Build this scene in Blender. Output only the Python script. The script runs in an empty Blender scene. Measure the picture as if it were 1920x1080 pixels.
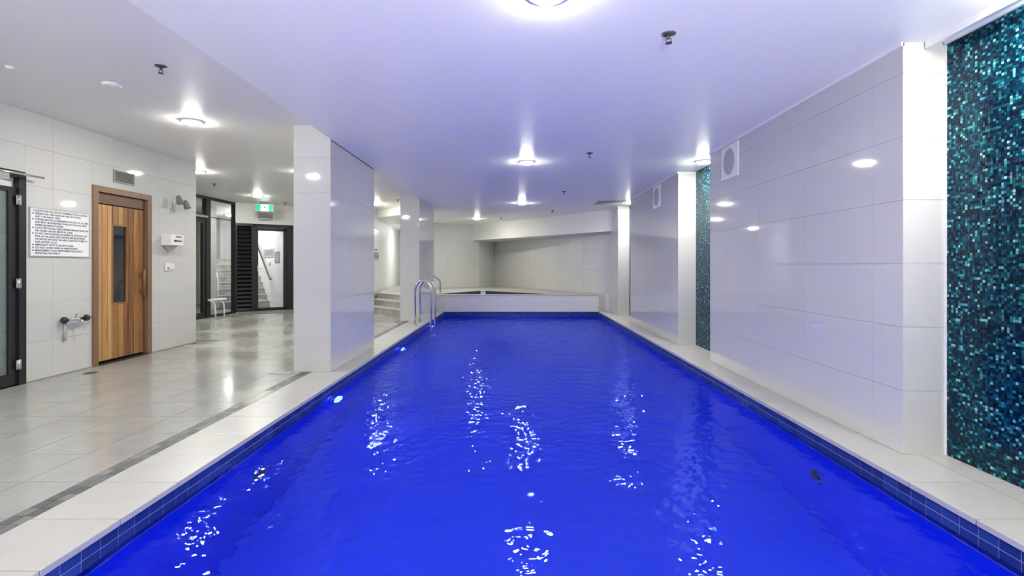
import bpy, bmesh, math, random
from mathutils import Vector, Matrix
random.seed(7)
S = bpy.context.scene
C = S.collection
PI = math.pi

# ------------------------------------------------------------------ camera
H = 1.15; F = 940.0; VX, VY = 966.0, 498.0
cam_d = bpy.data.cameras.new('camera'); cam = bpy.data.objects.new('camera', cam_d); C.objects.link(cam)
cam.location = (0, 0, H); cam.rotation_euler = (PI/2, 0, 0)
cam_d.sensor_width = 36; cam_d.lens = F/1920*36
cam_d.shift_x = -(VX-960)/1920; cam_d.shift_y = -(540-VY)/1920
cam_d.clip_start = .05; cam_d.clip_end = 100
S.camera = cam
# ------------------------------------------------------------------ world / exposure
w = bpy.data.worlds.new('world'); S.world = w; w.use_nodes = True
w.node_tree.nodes['Background'].inputs[0].default_value = (.6, .65, .75, 1)
w.node_tree.nodes['Background'].inputs[1].default_value = .3
vs = S.view_settings
vs.view_transform = 'Standard'; vs.look = 'None'; vs.gamma = 1; vs.use_curve_mapping = False
vs.exposure = 0.42
al = bpy.data.lights.new('fill_light', 'AREA'); al.shape = 'RECTANGLE'; al.size = 3.4; al.size_y = 1.6; al.spread = math.radians(78); al.energy = 430; al.color = (1, .97, .88)
alo = bpy.data.objects.new('fill_light', al); C.objects.link(alo); alo.location = (.35, -4.9, .3); alo.rotation_euler = (math.radians(132), 0, 0)   # unseen fill light added behind the viewpoint, aimed up to brighten the ceiling
LAMP = 390.0        # radiance of the ceiling downlight diffusers
POOL_LAMP = 47.0   # radiance of the underwater lenses
ADDED_LAMP = 110.0

# ------------------------------------------------------------------ materials
def nodes(name):
    m = bpy.data.materials.new(name); m.use_nodes = True
    nt = m.node_tree; return m, nt, nt.nodes['Principled BSDF']
def setp(b, **k):
    for n, v in k.items():
        n = n.replace('_', ' ')
        for key in (n, n.title()):
            if key in b.inputs: b.inputs[key].default_value = v; break
def N(nt, t, **k):
    n = nt.nodes.new(t)
    for a, v in k.items():
        if a in n.inputs: n.inputs[a].default_value = v
        else: setattr(n, a, v)
    return n
def ramp(nt, stops):
    r = nt.nodes.new('ShaderNodeValToRGB'); e = r.color_ramp.elements
    while len(e) > 1: e.remove(e[-1])
    e[0].position = stops[0][0]; e[0].color = (*stops[0][1], 1)
    for p, c in stops[1:]:
        x = e.new(p); x.color = (*c, 1)
    return r
def flat(name, col, rough=.5, metal=0, **k):
    m, nt, b = nodes(name)
    b.inputs['Base Color'].default_value = (*col, 1); b.inputs['Roughness'].default_value = rough; b.inputs['Metallic'].default_value = metal
    n = N(nt, 'ShaderNodeTexNoise'); n.inputs['Scale'].default_value = 30
    t = N(nt, 'ShaderNodeTexCoord'); nt.links.new(t.outputs['Object'], n.inputs['Vector'])
    mr = N(nt, 'ShaderNodeMapRange'); mr.inputs[3].default_value = rough*.85; mr.inputs[4].default_value = min(1, rough*1.15)
    nt.links.new(n.outputs['Fac'], mr.inputs[0]); nt.links.new(mr.outputs[0], b.inputs['Roughness'])
    return m
def ceramic(name, col, r0, r1, nscale=1.5, var=.05, bump=.0, spec=.5, stain=0, patch=(.0, 1.0)):
    m, nt, b = nodes(name); L = nt.links.new
    geo = N(nt, 'ShaderNodeNewGeometry'); oi = N(nt, 'ShaderNodeObjectInfo')
    n1 = N(nt, 'ShaderNodeTexNoise'); n1.inputs['Scale'].default_value = nscale; n1.inputs['Detail'].default_value = 4
    L(geo.outputs['Position'], n1.inputs['Vector'])
    mr = N(nt, 'ShaderNodeMapRange'); mr.inputs[1].default_value = patch[0]; mr.inputs[2].default_value = patch[1]; mr.inputs[3].default_value = r0; mr.inputs[4].default_value = r1
    L(n1.outputs['Fac'], mr.inputs[0]); L(mr.outputs[0], b.inputs['Roughness'])
    add = N(nt, 'ShaderNodeMath', operation='ADD'); L(oi.outputs['Random'], add.inputs[0]); L(n1.outputs['Fac'], add.inputs[1])
    rp = ramp(nt, [(0, tuple(c*(1-var) for c in col)), (1, tuple(min(1, c*(1+var)) for c in col))])
    hf = N(nt, 'ShaderNodeMath', operation='MULTIPLY'); hf.inputs[1].default_value = .5; L(add.outputs[0], hf.inputs[0])
    L(hf.outputs[0], rp.inputs[0]); out = rp.outputs[0]
    if stain:
        n2 = N(nt, 'ShaderNodeTexNoise'); n2.inputs['Scale'].default_value = 5.5; n2.inputs['Detail'].default_value = 6; L(geo.outputs['Position'], n2.inputs['Vector'])
        r2 = ramp(nt, [(.35, (1-stain,)*3), (.6, (1, 1, 1))]); L(n2.outputs['Fac'], r2.inputs[0])
        mx = N(nt, 'ShaderNodeMixRGB', blend_type='MULTIPLY'); mx.inputs[0].default_value = 1; L(out, mx.inputs[1]); L(r2.outputs[0], mx.inputs[2]); out = mx.outputs[0]
    L(out, b.inputs['Base Color'])
    b.inputs['Specular IOR Level'].default_value = spec
    if bump:
        n3 = N(nt, 'ShaderNodeTexNoise'); n3.inputs['Scale'].default_value = 9; n3.inputs['Detail'].default_value = 3; L(geo.outputs['Position'], n3.inputs['Vector'])
        bp = N(nt, 'ShaderNodeBump'); bp.inputs['Strength'].default_value = bump; bp.inputs['Distance'].default_value = .01
        L(n3.outputs['Fac'], bp.inputs['Height']); L(bp.outputs[0], b.inputs['Normal'])
    return m
def emit(name, col, s):
    m, nt, b = nodes(name); b.inputs['Base Color'].default_value = (*col, 1)
    b.inputs['Emission Color'].default_value = (*col, 1); b.inputs['Emission Strength'].default_value = s
    return m
def island(name, stops, rough, metal=0, spec=.5, obj=False):
    m, nt, b = nodes(name); L = nt.links.new
    g = N(nt, 'ShaderNodeNewGeometry'); out = g.outputs['Random Per Island']
    if obj:
        oi = N(nt, 'ShaderNodeObjectInfo'); a = N(nt, 'ShaderNodeMath', operation='ADD'); L(oi.outputs['Random'], a.inputs[0]); L(out, a.inputs[1])
        fr = N(nt, 'ShaderNodeMath', operation='FRACT'); L(a.outputs[0], fr.inputs[0]); out = fr.outputs[0]
    r = ramp(nt, stops); L(out, r.inputs[0]); L(r.outputs[0], b.inputs['Base Color'])
    b.inputs['Roughness'].default_value = rough; b.inputs['Metallic'].default_value = metal; b.inputs['Specular IOR Level'].default_value = spec
    return m
def glass(name, tint=(.95, .97, .97), rough=0.0, extra=0):
    m = bpy.data.materials.new(name); m.use_nodes = True; nt = m.node_tree; nt.nodes.clear(); L = nt.links.new
    o = N(nt, 'ShaderNodeOutputMaterial'); tr = N(nt, 'ShaderNodeBsdfTransparent'); tr.inputs[0].default_value = (*tint, 1)
    gl = N(nt, 'ShaderNodeBsdfGlossy'); gl.inputs['Roughness'].default_value = rough
    lw = N(nt, 'ShaderNodeLayerWeight'); lw.inputs[0].default_value = .5
    pw = N(nt, 'ShaderNodeMath', operation='POWER'); pw.inputs[1].default_value = 5; L(lw.outputs['Facing'], pw.inputs[0])
    ad = N(nt, 'ShaderNodeMath', operation='MULTIPLY_ADD'); ad.inputs[1].default_value = .9; ad.inputs[2].default_value = .04+extra; L(pw.outputs[0], ad.inputs[0])
    mx = N(nt, 'ShaderNodeMixShader'); L(ad.outputs[0], mx.inputs[0]); L(tr.outputs[0], mx.inputs[1]); L(gl.outputs[0], mx.inputs[2]); L(mx.outputs[0], o.inputs[0])
    return m
def wood(name, stops):
    m, nt, b = nodes(name); L = nt.links.new
    tc = N(nt, 'ShaderNodeNewGeometry'); oi = N(nt, 'ShaderNodeObjectInfo')
    mp = N(nt, 'ShaderNodeMapping'); mp.inputs['Scale'].default_value = (22, 22, 1.2); L(tc.outputs['Position'], mp.inputs['Vector'])
    cb = N(nt, 'ShaderNodeVectorMath', operation='ADD'); L(mp.outputs[0], cb.inputs[0]); 
    sc = N(nt, 'ShaderNodeMath', operation='MULTIPLY'); sc.inputs[1].default_value = 40; L(oi.outputs['Random'], sc.inputs[0]); L(sc.outputs[0], cb.inputs[1])
    n = N(nt, 'ShaderNodeTexNoise'); n.inputs['Scale'].default_value = 1.6; n.inputs['Detail'].default_value = 5; n.inputs['Distortion'].default_value = 1.0; L(cb.outputs[0], n.inputs['Vector'])
    a = N(nt, 'ShaderNodeMath', operation='MULTIPLY_ADD'); a.inputs[1].default_value = .5; L(n.outputs['Fac'], a.inputs[0])
    h = N(nt, 'ShaderNodeMath', operation='MULTIPLY'); h.inputs[1].default_value = .55; L(oi.outputs['Random'], h.inputs[0]); L(h.outputs[0], a.inputs[2])
    r = ramp(nt, stops); L(a.outputs[0], r.inputs[0]); L(r.outputs[0], b.inputs['Base Color'])
    b.inputs['Roughness'].default_value = .42
    return m
M = {}
M['ceil'] = ceramic('ceiling_paint', (.90, .905, .86), .36, .37, .5, .01, spec=.3)
M['ceil_shade'] = ceramic('shaded_ceiling_paint', (.79, .79, .765), .42, .45, .5, .01, spec=.3)  # greyer than the pool ceiling, the shade beyond the step put into the colour
M['paint'] = ceramic('white_wall_paint', (.74, .74, .725), .45, .55, .7, .015)
M['wtile'] = ceramic('glazed_wall_tile', (.57, .57, .558), .035, .06, 1.2, .02, bump=.02)
M['grout'] = flat('pale_grout', (.46, .45, .43), .8)
M['ftile'] = ceramic('floor_tile', (.335, .333, .325), .06, .32, .9, .035, bump=.05, stain=.08, patch=(.35, .65))
M['fgrout'] = flat('floor_grout', (.13, .13, .125), .8)
M['coping'] = ceramic('coping_tile', (.44, .435, .42), .28, .34, 1.2, .03, bump=.04, stain=.05)
M['gutter'] = island('dark_slate_mosaic', [(0, (.06, .07, .07)), (.5, (.11, .12, .12)), (1, (.2, .21, .205))], .45, obj=True)
M['navy'] = island('navy_waterline_tile', [(0, (.012, .024, .13)), (.6, (.016, .035, .18)), (1, (.022, .05, .24))], .12, obj=True)
M['bluegrout'] = flat('blue_grout', (.30, .36, .62), .7)
M['poolblue'] = ceramic('pool_interior', (.006, .05, .85), .4, .6, .9, .12)
M['mosaic'] = island('teal_glass_mosaic', [(0, (.001, .008, .028)), (.4, (.001, .028, .065)), (.68, (.002, .065, .12)), (.84, (.008, .15, .19)), (.94, (.04, .36, .38)), (1, (.30, .70, .68))], .16, .45, .5)
M['mgrout'] = flat('dark_mosaic_grout', (.006, .014, .02), .7)
M['steel'] = flat('polished_steel', (.72, .73, .74), .16, 1)
M['chrome'] = flat('chrome', (.8, .8, .81), .08, 1)
M['black'] = flat('black_metal', (.012, .014, .016), .3)
M['blackp'] = flat('black_plastic', (.02, .02, .022), .4)
M['grey'] = flat('grey_plastic', (.2, .2, .21), .45)
M['mgrey'] = flat('mid_grey', (.42, .42, .43), .5)
M['white'] = flat('white_plastic', (.82, .82, .82), .35)
M['whitep'] = flat('white_sheet', (.78, .79, .82), .5)
M['cream'] = flat('cream_plastic', (.78, .77, .74), .35)
M['ink'] = flat('dark_ink', (.05, .05, .09), .7)
M['spr'] = flat('sprinkler_metal', (.10, .10, .10), .35, .6)
M['wood'] = wood('cedar_plank', [(.15, (.12, .045, .014)), (.36, (.26, .115, .035)), (.55, (.40, .20, .07)), (.82, (.60, .36, .15))])
M['frame'] = wood('door_frame_wood', [(.1, (.10, .05, .028)), (.5, (.16, .088, .05)), (.9, (.23, .135, .08))])
M['handle'] = wood('dark_handle_wood', [(.1, (.07, .03, .012)), (.9, (.2, .09, .035))])
M['glass'] = glass('clear_glass')
M['sglass'] = glass('sauna_window_glass', (.35, .42, .46), .05, .12)
M['frost'] = ceramic('frosted_glass', (.15, .185, .185), .25, .3, 2, .04, spec=.8)
M['stone'] = ceramic('step_tile', (.46, .45, .43), .3, .5, 3, .08, stain=.25)
M['carpet'] = ceramic('grey_mat', (.16, .16, .16), .85, .95, 40, .2)
M['green'] = emit('green_sign_face', (.0, .25, .14), 1.2)
M['signw'] = emit('lit_white_face', (.85, 1, .95), 5)
M['lens'] = emit('downlight_diffuser', (1.0, .975, .86), LAMP)
M['lensr'] = emit('added_lamp_diffuser', (1.0, .99, .97), ADDED_LAMP)
M['plens'] = emit('underwater_lens', (.011, .03, 1.0), POOL_LAMP)
M['ventd'] = flat('vent_dark', (.06, .06, .06), .6)
M['ventg'] = flat('vent_grey', (.28, .28, .28), .5)
M['disc'] = flat('grille_grey', (.40, .40, .42), .5)

def water_mat(name='rippled_water', rip=1.0):
    m = bpy.data.materials.new(name); m.use_nodes = True; nt = m.node_tree; nt.nodes.clear(); L = nt.links.new
    o = N(nt, 'ShaderNodeOutputMaterial'); rf = N(nt, 'ShaderNodeBsdfRefraction'); rf.inputs['IOR'].default_value = 1.33; rf.inputs['Roughness'].default_value = 0
    gl = N(nt, 'ShaderNodeBsdfGlossy'); gl.inputs['Roughness'].default_value = 0; gl.inputs['Color'].default_value = (.33, .44, 1, 1)
    fr = N(nt, 'ShaderNodeFresnel'); fr.inputs['IOR'].default_value = 1.33
    mx = N(nt, 'ShaderNodeMixShader'); L(fr.outputs[0], mx.inputs[0]); L(rf.outputs[0], mx.inputs[1]); L(gl.outputs[0], mx.inputs[2]); L(mx.outputs[0], o.inputs[0])
    g = N(nt, 'ShaderNodeNewGeometry')
    n1 = N(nt, 'ShaderNodeTexNoise'); n1.inputs['Scale'].default_value = 13; n1.inputs['Detail'].default_value = .8; L(g.outputs['Position'], n1.inputs['Vector'])
    n2 = N(nt, 'ShaderNodeTexNoise'); n2.inputs['Scale'].default_value = 3; n2.inputs['Detail'].default_value = 0; L(g.outputs['Position'], n2.inputs['Vector'])
    a = N(nt, 'ShaderNodeMath', operation='MULTIPLY_ADD'); a.inputs[1].default_value = 1.6; L(n2.outputs['Fac'], a.inputs[0]); L(n1.outputs['Fac'], a.inputs[2])
    bp = N(nt, 'ShaderNodeBump'); bp.inputs['Strength'].default_value = 1.0; bp.inputs['Distance'].default_value = RIPPLE*rip
    L(a.outputs[0], bp.inputs['Height'])
    for n in (rf, gl, fr): L(bp.outputs[0], n.inputs['Normal'])
    return m
RIPPLE = .0075
M['water'] = water_mat(); M['stillwater'] = water_mat('still_water', .25)

# ------------------------------------------------------------------ helpers
def tag(o, label=None, cat=None, group=None, kind=None):
    if label: o['label'] = label
    if cat: o['category'] = cat
    if group: o['group'] = group
    if kind: o['kind'] = kind
    return o
def empty(name, loc=(0, 0, 0), rz=0):
    o = bpy.data.objects.new(name, None); C.objects.link(o); o.location = loc; o.rotation_euler = (0, 0, rz); o.empty_display_size = .1
    return o
def V3(*a): return Vector(a)
class MB:
    def __init__(s): s.bm = bmesh.new()
    def box(s, x0, x1, y0, y1, z0, z1):
        v = [s.bm.verts.new(p) for p in ((x0,y0,z0),(x1,y0,z0),(x1,y1,z0),(x0,y1,z0),(x0,y0,z1),(x1,y0,z1),(x1,y1,z1),(x0,y1,z1))]
        for f in ((0,3,2,1),(4,5,6,7),(0,1,5,4),(1,2,6,5),(2,3,7,6),(3,0,4,7)): s.bm.faces.new([v[i] for i in f])
        return s
    def prism(s, pts, z0, z1):
        if sum(pts[i][0]*pts[(i+1)%len(pts)][1]-pts[(i+1)%len(pts)][0]*pts[i][1] for i in range(len(pts))) < 0: pts = pts[::-1]
        a = [s.bm.verts.new((p[0], p[1], z0)) for p in pts]; b = [s.bm.verts.new((p[0], p[1], z1)) for p in pts]
        n = len(pts)
        s.bm.faces.new(a[::-1]); s.bm.faces.new(b)
        for i in range(n): s.bm.faces.new([a[i], a[(i+1)%n], b[(i+1)%n], b[i]])
        return s
    def obox(s, P, u, L, t, z0, z1):   # box along plan direction u from P, length L, thickness t to the left of u
        n = (-u[1], u[0])
        return s.prism([(P[0], P[1]), (P[0]+u[0]*L, P[1]+u[1]*L), (P[0]+u[0]*L+n[0]*t, P[1]+u[1]*L+n[1]*t), (P[0]+n[0]*t, P[1]+n[1]*t)], z0, z1)
    def tube(s, pts, r, seg=12, caps=True):
        pts = [Vector(p) for p in pts]; rings = []
        t0 = (pts[1]-pts[0]).normalized(); ref = Vector((0,0,1)) if abs(t0.z) < .9 else Vector((1,0,0)); nrm = t0.cross(ref).normalized()
        for i, p in enumerate(pts):
            t = ((pts[i]-pts[i-1]).normalized() if i else t0) + ((pts[i+1]-pts[i]).normalized() if i < len(pts)-1 else Vector())
            t.normalize(); nrm = (nrm - t*nrm.dot(t)).normalized(); bi = t.cross(nrm)
            rr = r[i] if isinstance(r, (list, tuple)) else r
            rings.append([s.bm.verts.new(p+(nrm*math.cos(2*PI*k/seg)+bi*math.sin(2*PI*k/seg))*rr) for k in range(seg)])
        for a, b in zip(rings, rings[1:]):
            for k in range(seg):
                f = s.bm.faces.new([a[k], a[(k+1)%seg], b[(k+1)%seg], b[k]]); f.smooth = True
        if caps: s.bm.faces.new(rings[0][::-1]); s.bm.faces.new(rings[-1])
        return s
    def lathe(s, prof, c=(0,0,0), axis='z', seg=24):
        c = Vector(c); pts = []
        ax = {'z': (Vector((1,0,0)), Vector((0,1,0)), Vector((0,0,1))), 'x': (Vector((0,1,0)), Vector((0,0,1)), Vector((1,0,0))), 'y': (Vector((0,0,1)), Vector((1,0,0)), Vector((0,1,0)))}[axis]
        rings = [[s.bm.verts.new(c+ax[0]*r*math.cos(2*PI*k/seg)+ax[1]*r*math.sin(2*PI*k/seg)+ax[2]*h) for k in range(seg)] for r, h in prof]
        for a, b in zip(rings, rings[1:]):
            for k in range(seg):
                f = s.bm.faces.new([a[k], a[(k+1)%seg], b[(k+1)%seg], b[k]]); f.smooth = True
        s.bm.faces.new(rings[0][::-1]); s.bm.faces.new(rings[-1]); return s
    def bevel(s, w, seg=2):
        bmesh.ops.bevel(s.bm, geom=list(s.bm.edges), offset=w, segments=seg, affect='EDGES', clamp_overlap=True); return s
    def mesh(s, name, m):
        bmesh.ops.recalc_face_normals(s.bm, faces=s.bm.faces)
        me = bpy.data.meshes.new(name); s.bm.to_mesh(me); s.bm.free()
        if m: me.materials.append(m)
        return me
    def build(s, name, m, parent=None):
        o = bpy.data.objects.new(name, s.mesh(name, m)); C.objects.link(o)
        if parent: o.parent = parent
        return o
def struct(name, mb, m, label, cat):
    return tag(mb.build(name, m), label, cat, kind='structure')
def dup(root, loc, label=None, rz=None):
    r = root.copy(); C.objects.link(r); r.location = loc
    if rz is not None: r.rotation_euler = (0, 0, rz)
    if label: r['label'] = label
    for ch in root.children:
        c = ch.copy(); C.objects.link(c); c.parent = r
        for g in ch.children:
            d = g.copy(); C.objects.link(d); d.parent = c
    return r
_cache = {}
def piece_mesh(name, w_, d_, h_, m, bev=0):
    k = (round(w_, 3), round(d_, 3), round(h_, 3), m.name, bev)
    if k not in _cache:
        b = MB().box(-w_/2, w_/2, -d_/2, d_/2, -h_/2, h_/2)
        if bev: b.bevel(bev, 1)
        _cache[k] = b.mesh(name, m)
    return _cache[k]
def piece(name, parent, c, size, m, rz=0, bev=0):
    o = bpy.data.objects.new(name, piece_mesh(name, *size, m, bev)); C.objects.link(o); o.location = c; o.rotation_euler = (0, 0, rz)
    o.parent = parent; return o
def cuts(a, b, step, phase=None):
    p = a if phase is None else phase
    k = math.ceil((a-p)/step+1e-6); out = [a]
    while p+k*step < b-1e-4:
        v = p+k*step
        if v-out[-1] > .02: out.append(v)
        k += 1
    if b-out[-1] < .02 and len(out) > 1: out[-1] = b
    else: out.append(b)
    return out
def face_tiles(parent, P0, P1, z0, z1, tw=.775, th=.3875, thick=.008, gap=.0018, m=None, holes=(), name='wall_tile', off=0.0, brick=False):
    """ceramic slabs on the vertical plane P0->P1; they stand proud to the LEFT of the direction; front at the plane itself"""
    m = m or M['wtile']
    P0 = Vector(P0); P1 = Vector(P1); L = (P1-P0).length; u = (P1-P0)/L; n = Vector((-u.y, u.x)); rz = math.atan2(u.y, u.x)
    zs = cuts(z0, z1, th, 0.0 if z0 < .3 else z0)
    for r, (za, zb) in enumerate(zip(zs, zs[1:])):
        ss = cuts(0, L, tw, off + (tw/2 if brick and r % 2 else 0))
        for sa, sb in zip(ss, ss[1:]):
            rects = [(sa, sb, za, zb)]
            for h in holes:
                nr = []
                for a, b, c, d in rects:
                    if b <= h[0] or a >= h[1] or d <= h[2] or c >= h[3]: nr.append((a, b, c, d)); continue
                    if a < h[0]: nr.append((a, h[0], c, d))
                    if b > h[1]: nr.append((h[1], b, c, d))
                    a2, b2 = max(a, h[0]), min(b, h[1])
                    if c < h[2]: nr.append((a2, b2, c, h[2]))
                    if d > h[3]: nr.append((a2, b2, h[3], d))
                rects = nr
            for a, b, c, d in rects:
                if b-a < .012 or d-c < .012: continue
                p = P0+u*((a+b)/2)-n*(thick/2)
                piece(name, parent, (p.x, p.y, (c+d)/2), (b-a-gap, thick, d-c-gap), m, rz)
def line_hit(px, A, d):          # distance along A + s d seen at picture column px (plan view)
    k = (px-VX)/F
    return (k*A[1]-A[0])/(d[0]-k*d[1])
def floor_tiles(parent, xs, ys, m, name='floor_tile', z=0.0, thick=.008, gap=.0045, keep=None):
    for xa, xb in zip(xs, xs[1:]):
        for ya, yb in zip(ys, ys[1:]):
            if keep and not keep((xa+xb)/2, (ya+yb)/2): continue
            piece(name, parent, ((xa+xb)/2, (ya+yb)/2, z-thick/2), (xb-xa-gap, yb-ya-gap, thick), m)

# ------------------------------------------------------------------ dimensions
XL = -4.78; XR = 2.36; XN = 2.62; PL = -1.79; PR = 2.09; YE = 12.6; YN = -5.8
ZL = 2.67; ZP = 2.51; ZW = -.122; ZB = -1.35; XS = -1.985
TS = .3875; TY = 1.89

# ------------------------------------------------------------------ floor, coping, pool basin
fl = struct('floor', MB().box(-9.6, -2.2, YN, 20, -.3, -.008), M['fgrout'], 'pale tiled pool deck floor beside the blue pool', 'floor')
xs = [-4.772, -4.55, -4.1625, -3.775, -3.3875, -3.0, -2.6125, -2.305]
ys = [y for y in (TY+TS*k for k in range(-1, 15))]
floor_tiles(fl, xs, ys, M['ftile'])
ys2 = [ys[-1]] + [ys[-1]+TS*(k+1) for k in range(13)]
xs2 = [-6.79, -6.4875, -6.1, -5.7125, -5.325, -4.9375] + xs[1:]
SP, SD = (-3.62, 12.46), (.66, -.75)      # foot of the steps
def on_deck(x, y):
    if y < 7.55 and x < -4.7: return False
    if (x+6.72)*(-.62)+(y-12.1)*.784 > .1: return False
    if (x-SP[0])*.75+(y-SP[1])*.66 > .15: return False
    return True
floor_tiles(fl, xs2, ys2, M['ftile'], keep=on_deck)
mb = MB()                                             # the deck behind the camera and the odd cells at the edges, joined
for xa, xb in zip(xs, xs[1:]):
    for k in range(-19, -1): mb.box(xa+.0015, xb-.0015, TY+TS*k+.0015, TY+TS*(k+1)-.0015, -.008, 0)
tag(mb.build('floor_tiles', M['ftile'], fl), kind='stuff')
# gutter strip of dark mosaic
gt = struct('floor_gutter', MB().box(-2.305, -2.2, YN, YE, -.03, -.009), M['fgrout'], 'dark mosaic drainage strip let into the pale floor along the pool', 'floor')
yy = 1.55; k = 0
while yy < 10.36:
    if not (4.18 < yy < 4.62) and not (5.42 < yy < 7.12):
        if yy < 4.4:
            for j in range(2): piece('mosaic_tile', gt, (-2.279+.0525*j, yy+.0375, -.006), (.049, .072, .01), M['gutter'])
    yy += .0755; k += 1
mb = MB(); yy2 = yy = 4.62
while yy < 12.3:
    if not (5.42 < yy+.04 < 7.12) and not (10.36 < yy+.04): 
        for j in range(2): mb.box(-2.3035+.0525*j, -2.2545+.0525*j, yy, yy+.072, -.011, -.001)
    yy += .0755
yy = YN
while yy < 1.5:
    for j in range(2): mb.box(-2.3035+.0525*j, -2.2545+.0525*j, yy, yy+.072, -.011, -.001)
    yy += .0755
tag(mb.build('mosaic_tiles', M['gutter'], gt), kind='stuff')
piece('floor_tile', gt, (-2.2525, 4.40, -.004), (.1, .42, .008), M['ftile'])
# coping beds and coping tiles
cl = struct('trim_pool_left', MB().box(-2.2, PL-.022, YN, YE, -.3, -.031), M['fgrout'], 'pale coping tiles edging the pool on the ladder side', 'pool edge')
for k in range(-20, 28):
    a, b = max(YN, TY+TS*k), min(YE, TY+TS*(k+1))
    if b-a > .03: piece('coping_tile', cl, ((PL-2.2)/2, (a+b)/2, -.015), (PL+2.2-.003, b-a-.0055, .03), M['coping'], bev=.002)
cr = struct('trim_pool_right', MB().box(PR+.022, 2.75, YN, YE, -.3, -.031), M['fgrout'], 'pale coping tiles edging the pool along the mosaic niches', 'pool edge')
for k in range(-20, 28):
    a, b = max(YN, TY+TS*k), min(YE, TY+TS*(k+1))
    if b-a > .03: piece('coping_tile', cr, ((PR+2.46)/2, (a+b)/2, -.015), (2.46-PR-.003, b-a-.0055, .03), M['coping'], bev=.002)
    if b-a > .03 and any(n0-.3 < (a+b)/2 < n1+.3 for n0, n1 in ((1.86, 3.05), (6.07, 7.26), (10.27, 11.5))):
        piece('coping_tile', cr, ((2.46+2.66)/2, (a+b)/2, -.015), (.2-.003, b-a-.003, .03), M['coping'])
# pool walls and floor
fp = struct('floor_pool', MB().box(PL-.1, PR+.1, YN-.1, YE+.1, ZB-.1, ZB), M['poolblue'], 'blue bottom of the pool under the water', 'pool floor')
def pool_wall(name, x, side, label):
    x0, x1 = (x-.18, x-.02) if side < 0 else (x+.02, x+.18)
    o = struct(name, MB().box(x0, x1, YN, YE, ZB, -.031), M['poolblue'], label, 'pool wall')
    xf = x-.016 if side < 0 else x+.016
    MB().box(min(xf, x0 if side > 0 else x1), max(xf, x1 if side < 0 else x0), YN, YE, -.20, -.031).build('grout_band', M['bluegrout'], o)
    mb = MB()
    for r in range(3):
        zt = -.034-r*.0495
        k = 0; y = 1.6
        while y < YE-.1:
            if y < 7.0 and r < 2: piece('waterline_tile', o, (xf+side*.002, y+.0485, zt-.0235), (.008, .0930, .0455), M['navy'])
            else: mb.box(xf-.0025, xf+.0025, y+.0013, y+.0957, zt-.0465, zt)
            y += .097
        y = YN
        while y < 1.5:
            mb.box(xf-.0025, xf+.0025, y+.0013, y+.0957, zt-.0465, zt); y += .097
    tag(mb.build('waterline_tiles', M['navy'], o), kind='stuff')
    return o
wpl = pool_wall('wall_pool_left', PL, -1, 'blue side wall of the pool with the underwater lamps')
wpr = pool_wall('wall_pool_right', PR, 1, 'blue side wall of the pool below the mosaic niches')
wpf = struct('wall_pool_far', MB().box(PL-.1, PR+.1, YE+.0, YE+.12, ZB, -.02), M['poolblue'], 'blue end wall of the pool under the raised spa', 'pool wall')
mb = MB()
for r in range(3):
    x = PL
    while x < PR-.05:
        mb.box(x+.0013, min(PR, x+.0957), YE-.008, YE, -.034-r*.0495-.0465, -.034-r*.0495+(.02 if r == 0 else 0)); x += .097
tag(mb.build('waterline_tiles', M['navy'], wpf), kind='stuff')
struct('wall_pool_near', MB().box(PL-.1, PR+.1, YN-.12, YN, ZB, -.031), M['poolblue'], 'blue end wall of the pool behind the viewpoint', 'pool wall')
# water surface
mb = MB(); v = [mb.bm.verts.new(p) for p in ((PL-.012, YN, ZW), (PR+.012, YN, ZW), (PR+.012, YE, ZW), (PL-.012, YE, ZW))]; mb.bm.faces.new(v)
tag(mb.build('pool_water', M['water']), 'clear rippled water glowing deep blue in the long pool', 'water', kind='stuff')

# ------------------------------------------------------------------ ceilings
struct('ceiling_left', MB().box(-9.6, XS, YN-.1, 12.3, ZL, 3.0).prism([(-9.6, 12.3), (-2.3, 12.3), (-2.75, 12.8), (-2.75, 20), (-9.6, 20)], ZL, 3.0), M['ceil_shade'], 'higher white ceiling over the tiled deck', 'ceiling')
struct('ceiling_pool', MB().box(XS, 2.9, YN-.1, 19, ZP, 3.0).prism([(XS, 12.3), (-2.3, 12.3), (-2.75, 12.8), (-2.75, 19), (XS, 19)], ZP, 3.0), M['ceil'], 'glossy white lower ceiling over the pool', 'ceiling')

# ------------------------------------------------------------------ left wall and its return
hol_door = (-.01, 4.89-3.2, -.1, 2.06); 
wl = struct('wall_left', MB().box(XL-.35, XL-.008, 4.89, 5.66, 0, ZL).box(XL-.35, XL-.008, 5.66, 6.57, 2.07, ZL).box(XL-.35, XL-.008, 6.57, 7.5, 0, ZL)
            .box(XL-.35, XL-.008, 3.9, 4.89, 2.06, ZL).box(XL-.35, XL-.008, YN, 3.9, 0, ZL).box(XL-.36, XL-.34, 3.9, 6.6, 0, 2.1), M['grout'], 'pale glazed tile wall holding the sauna door', 'wall')
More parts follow.
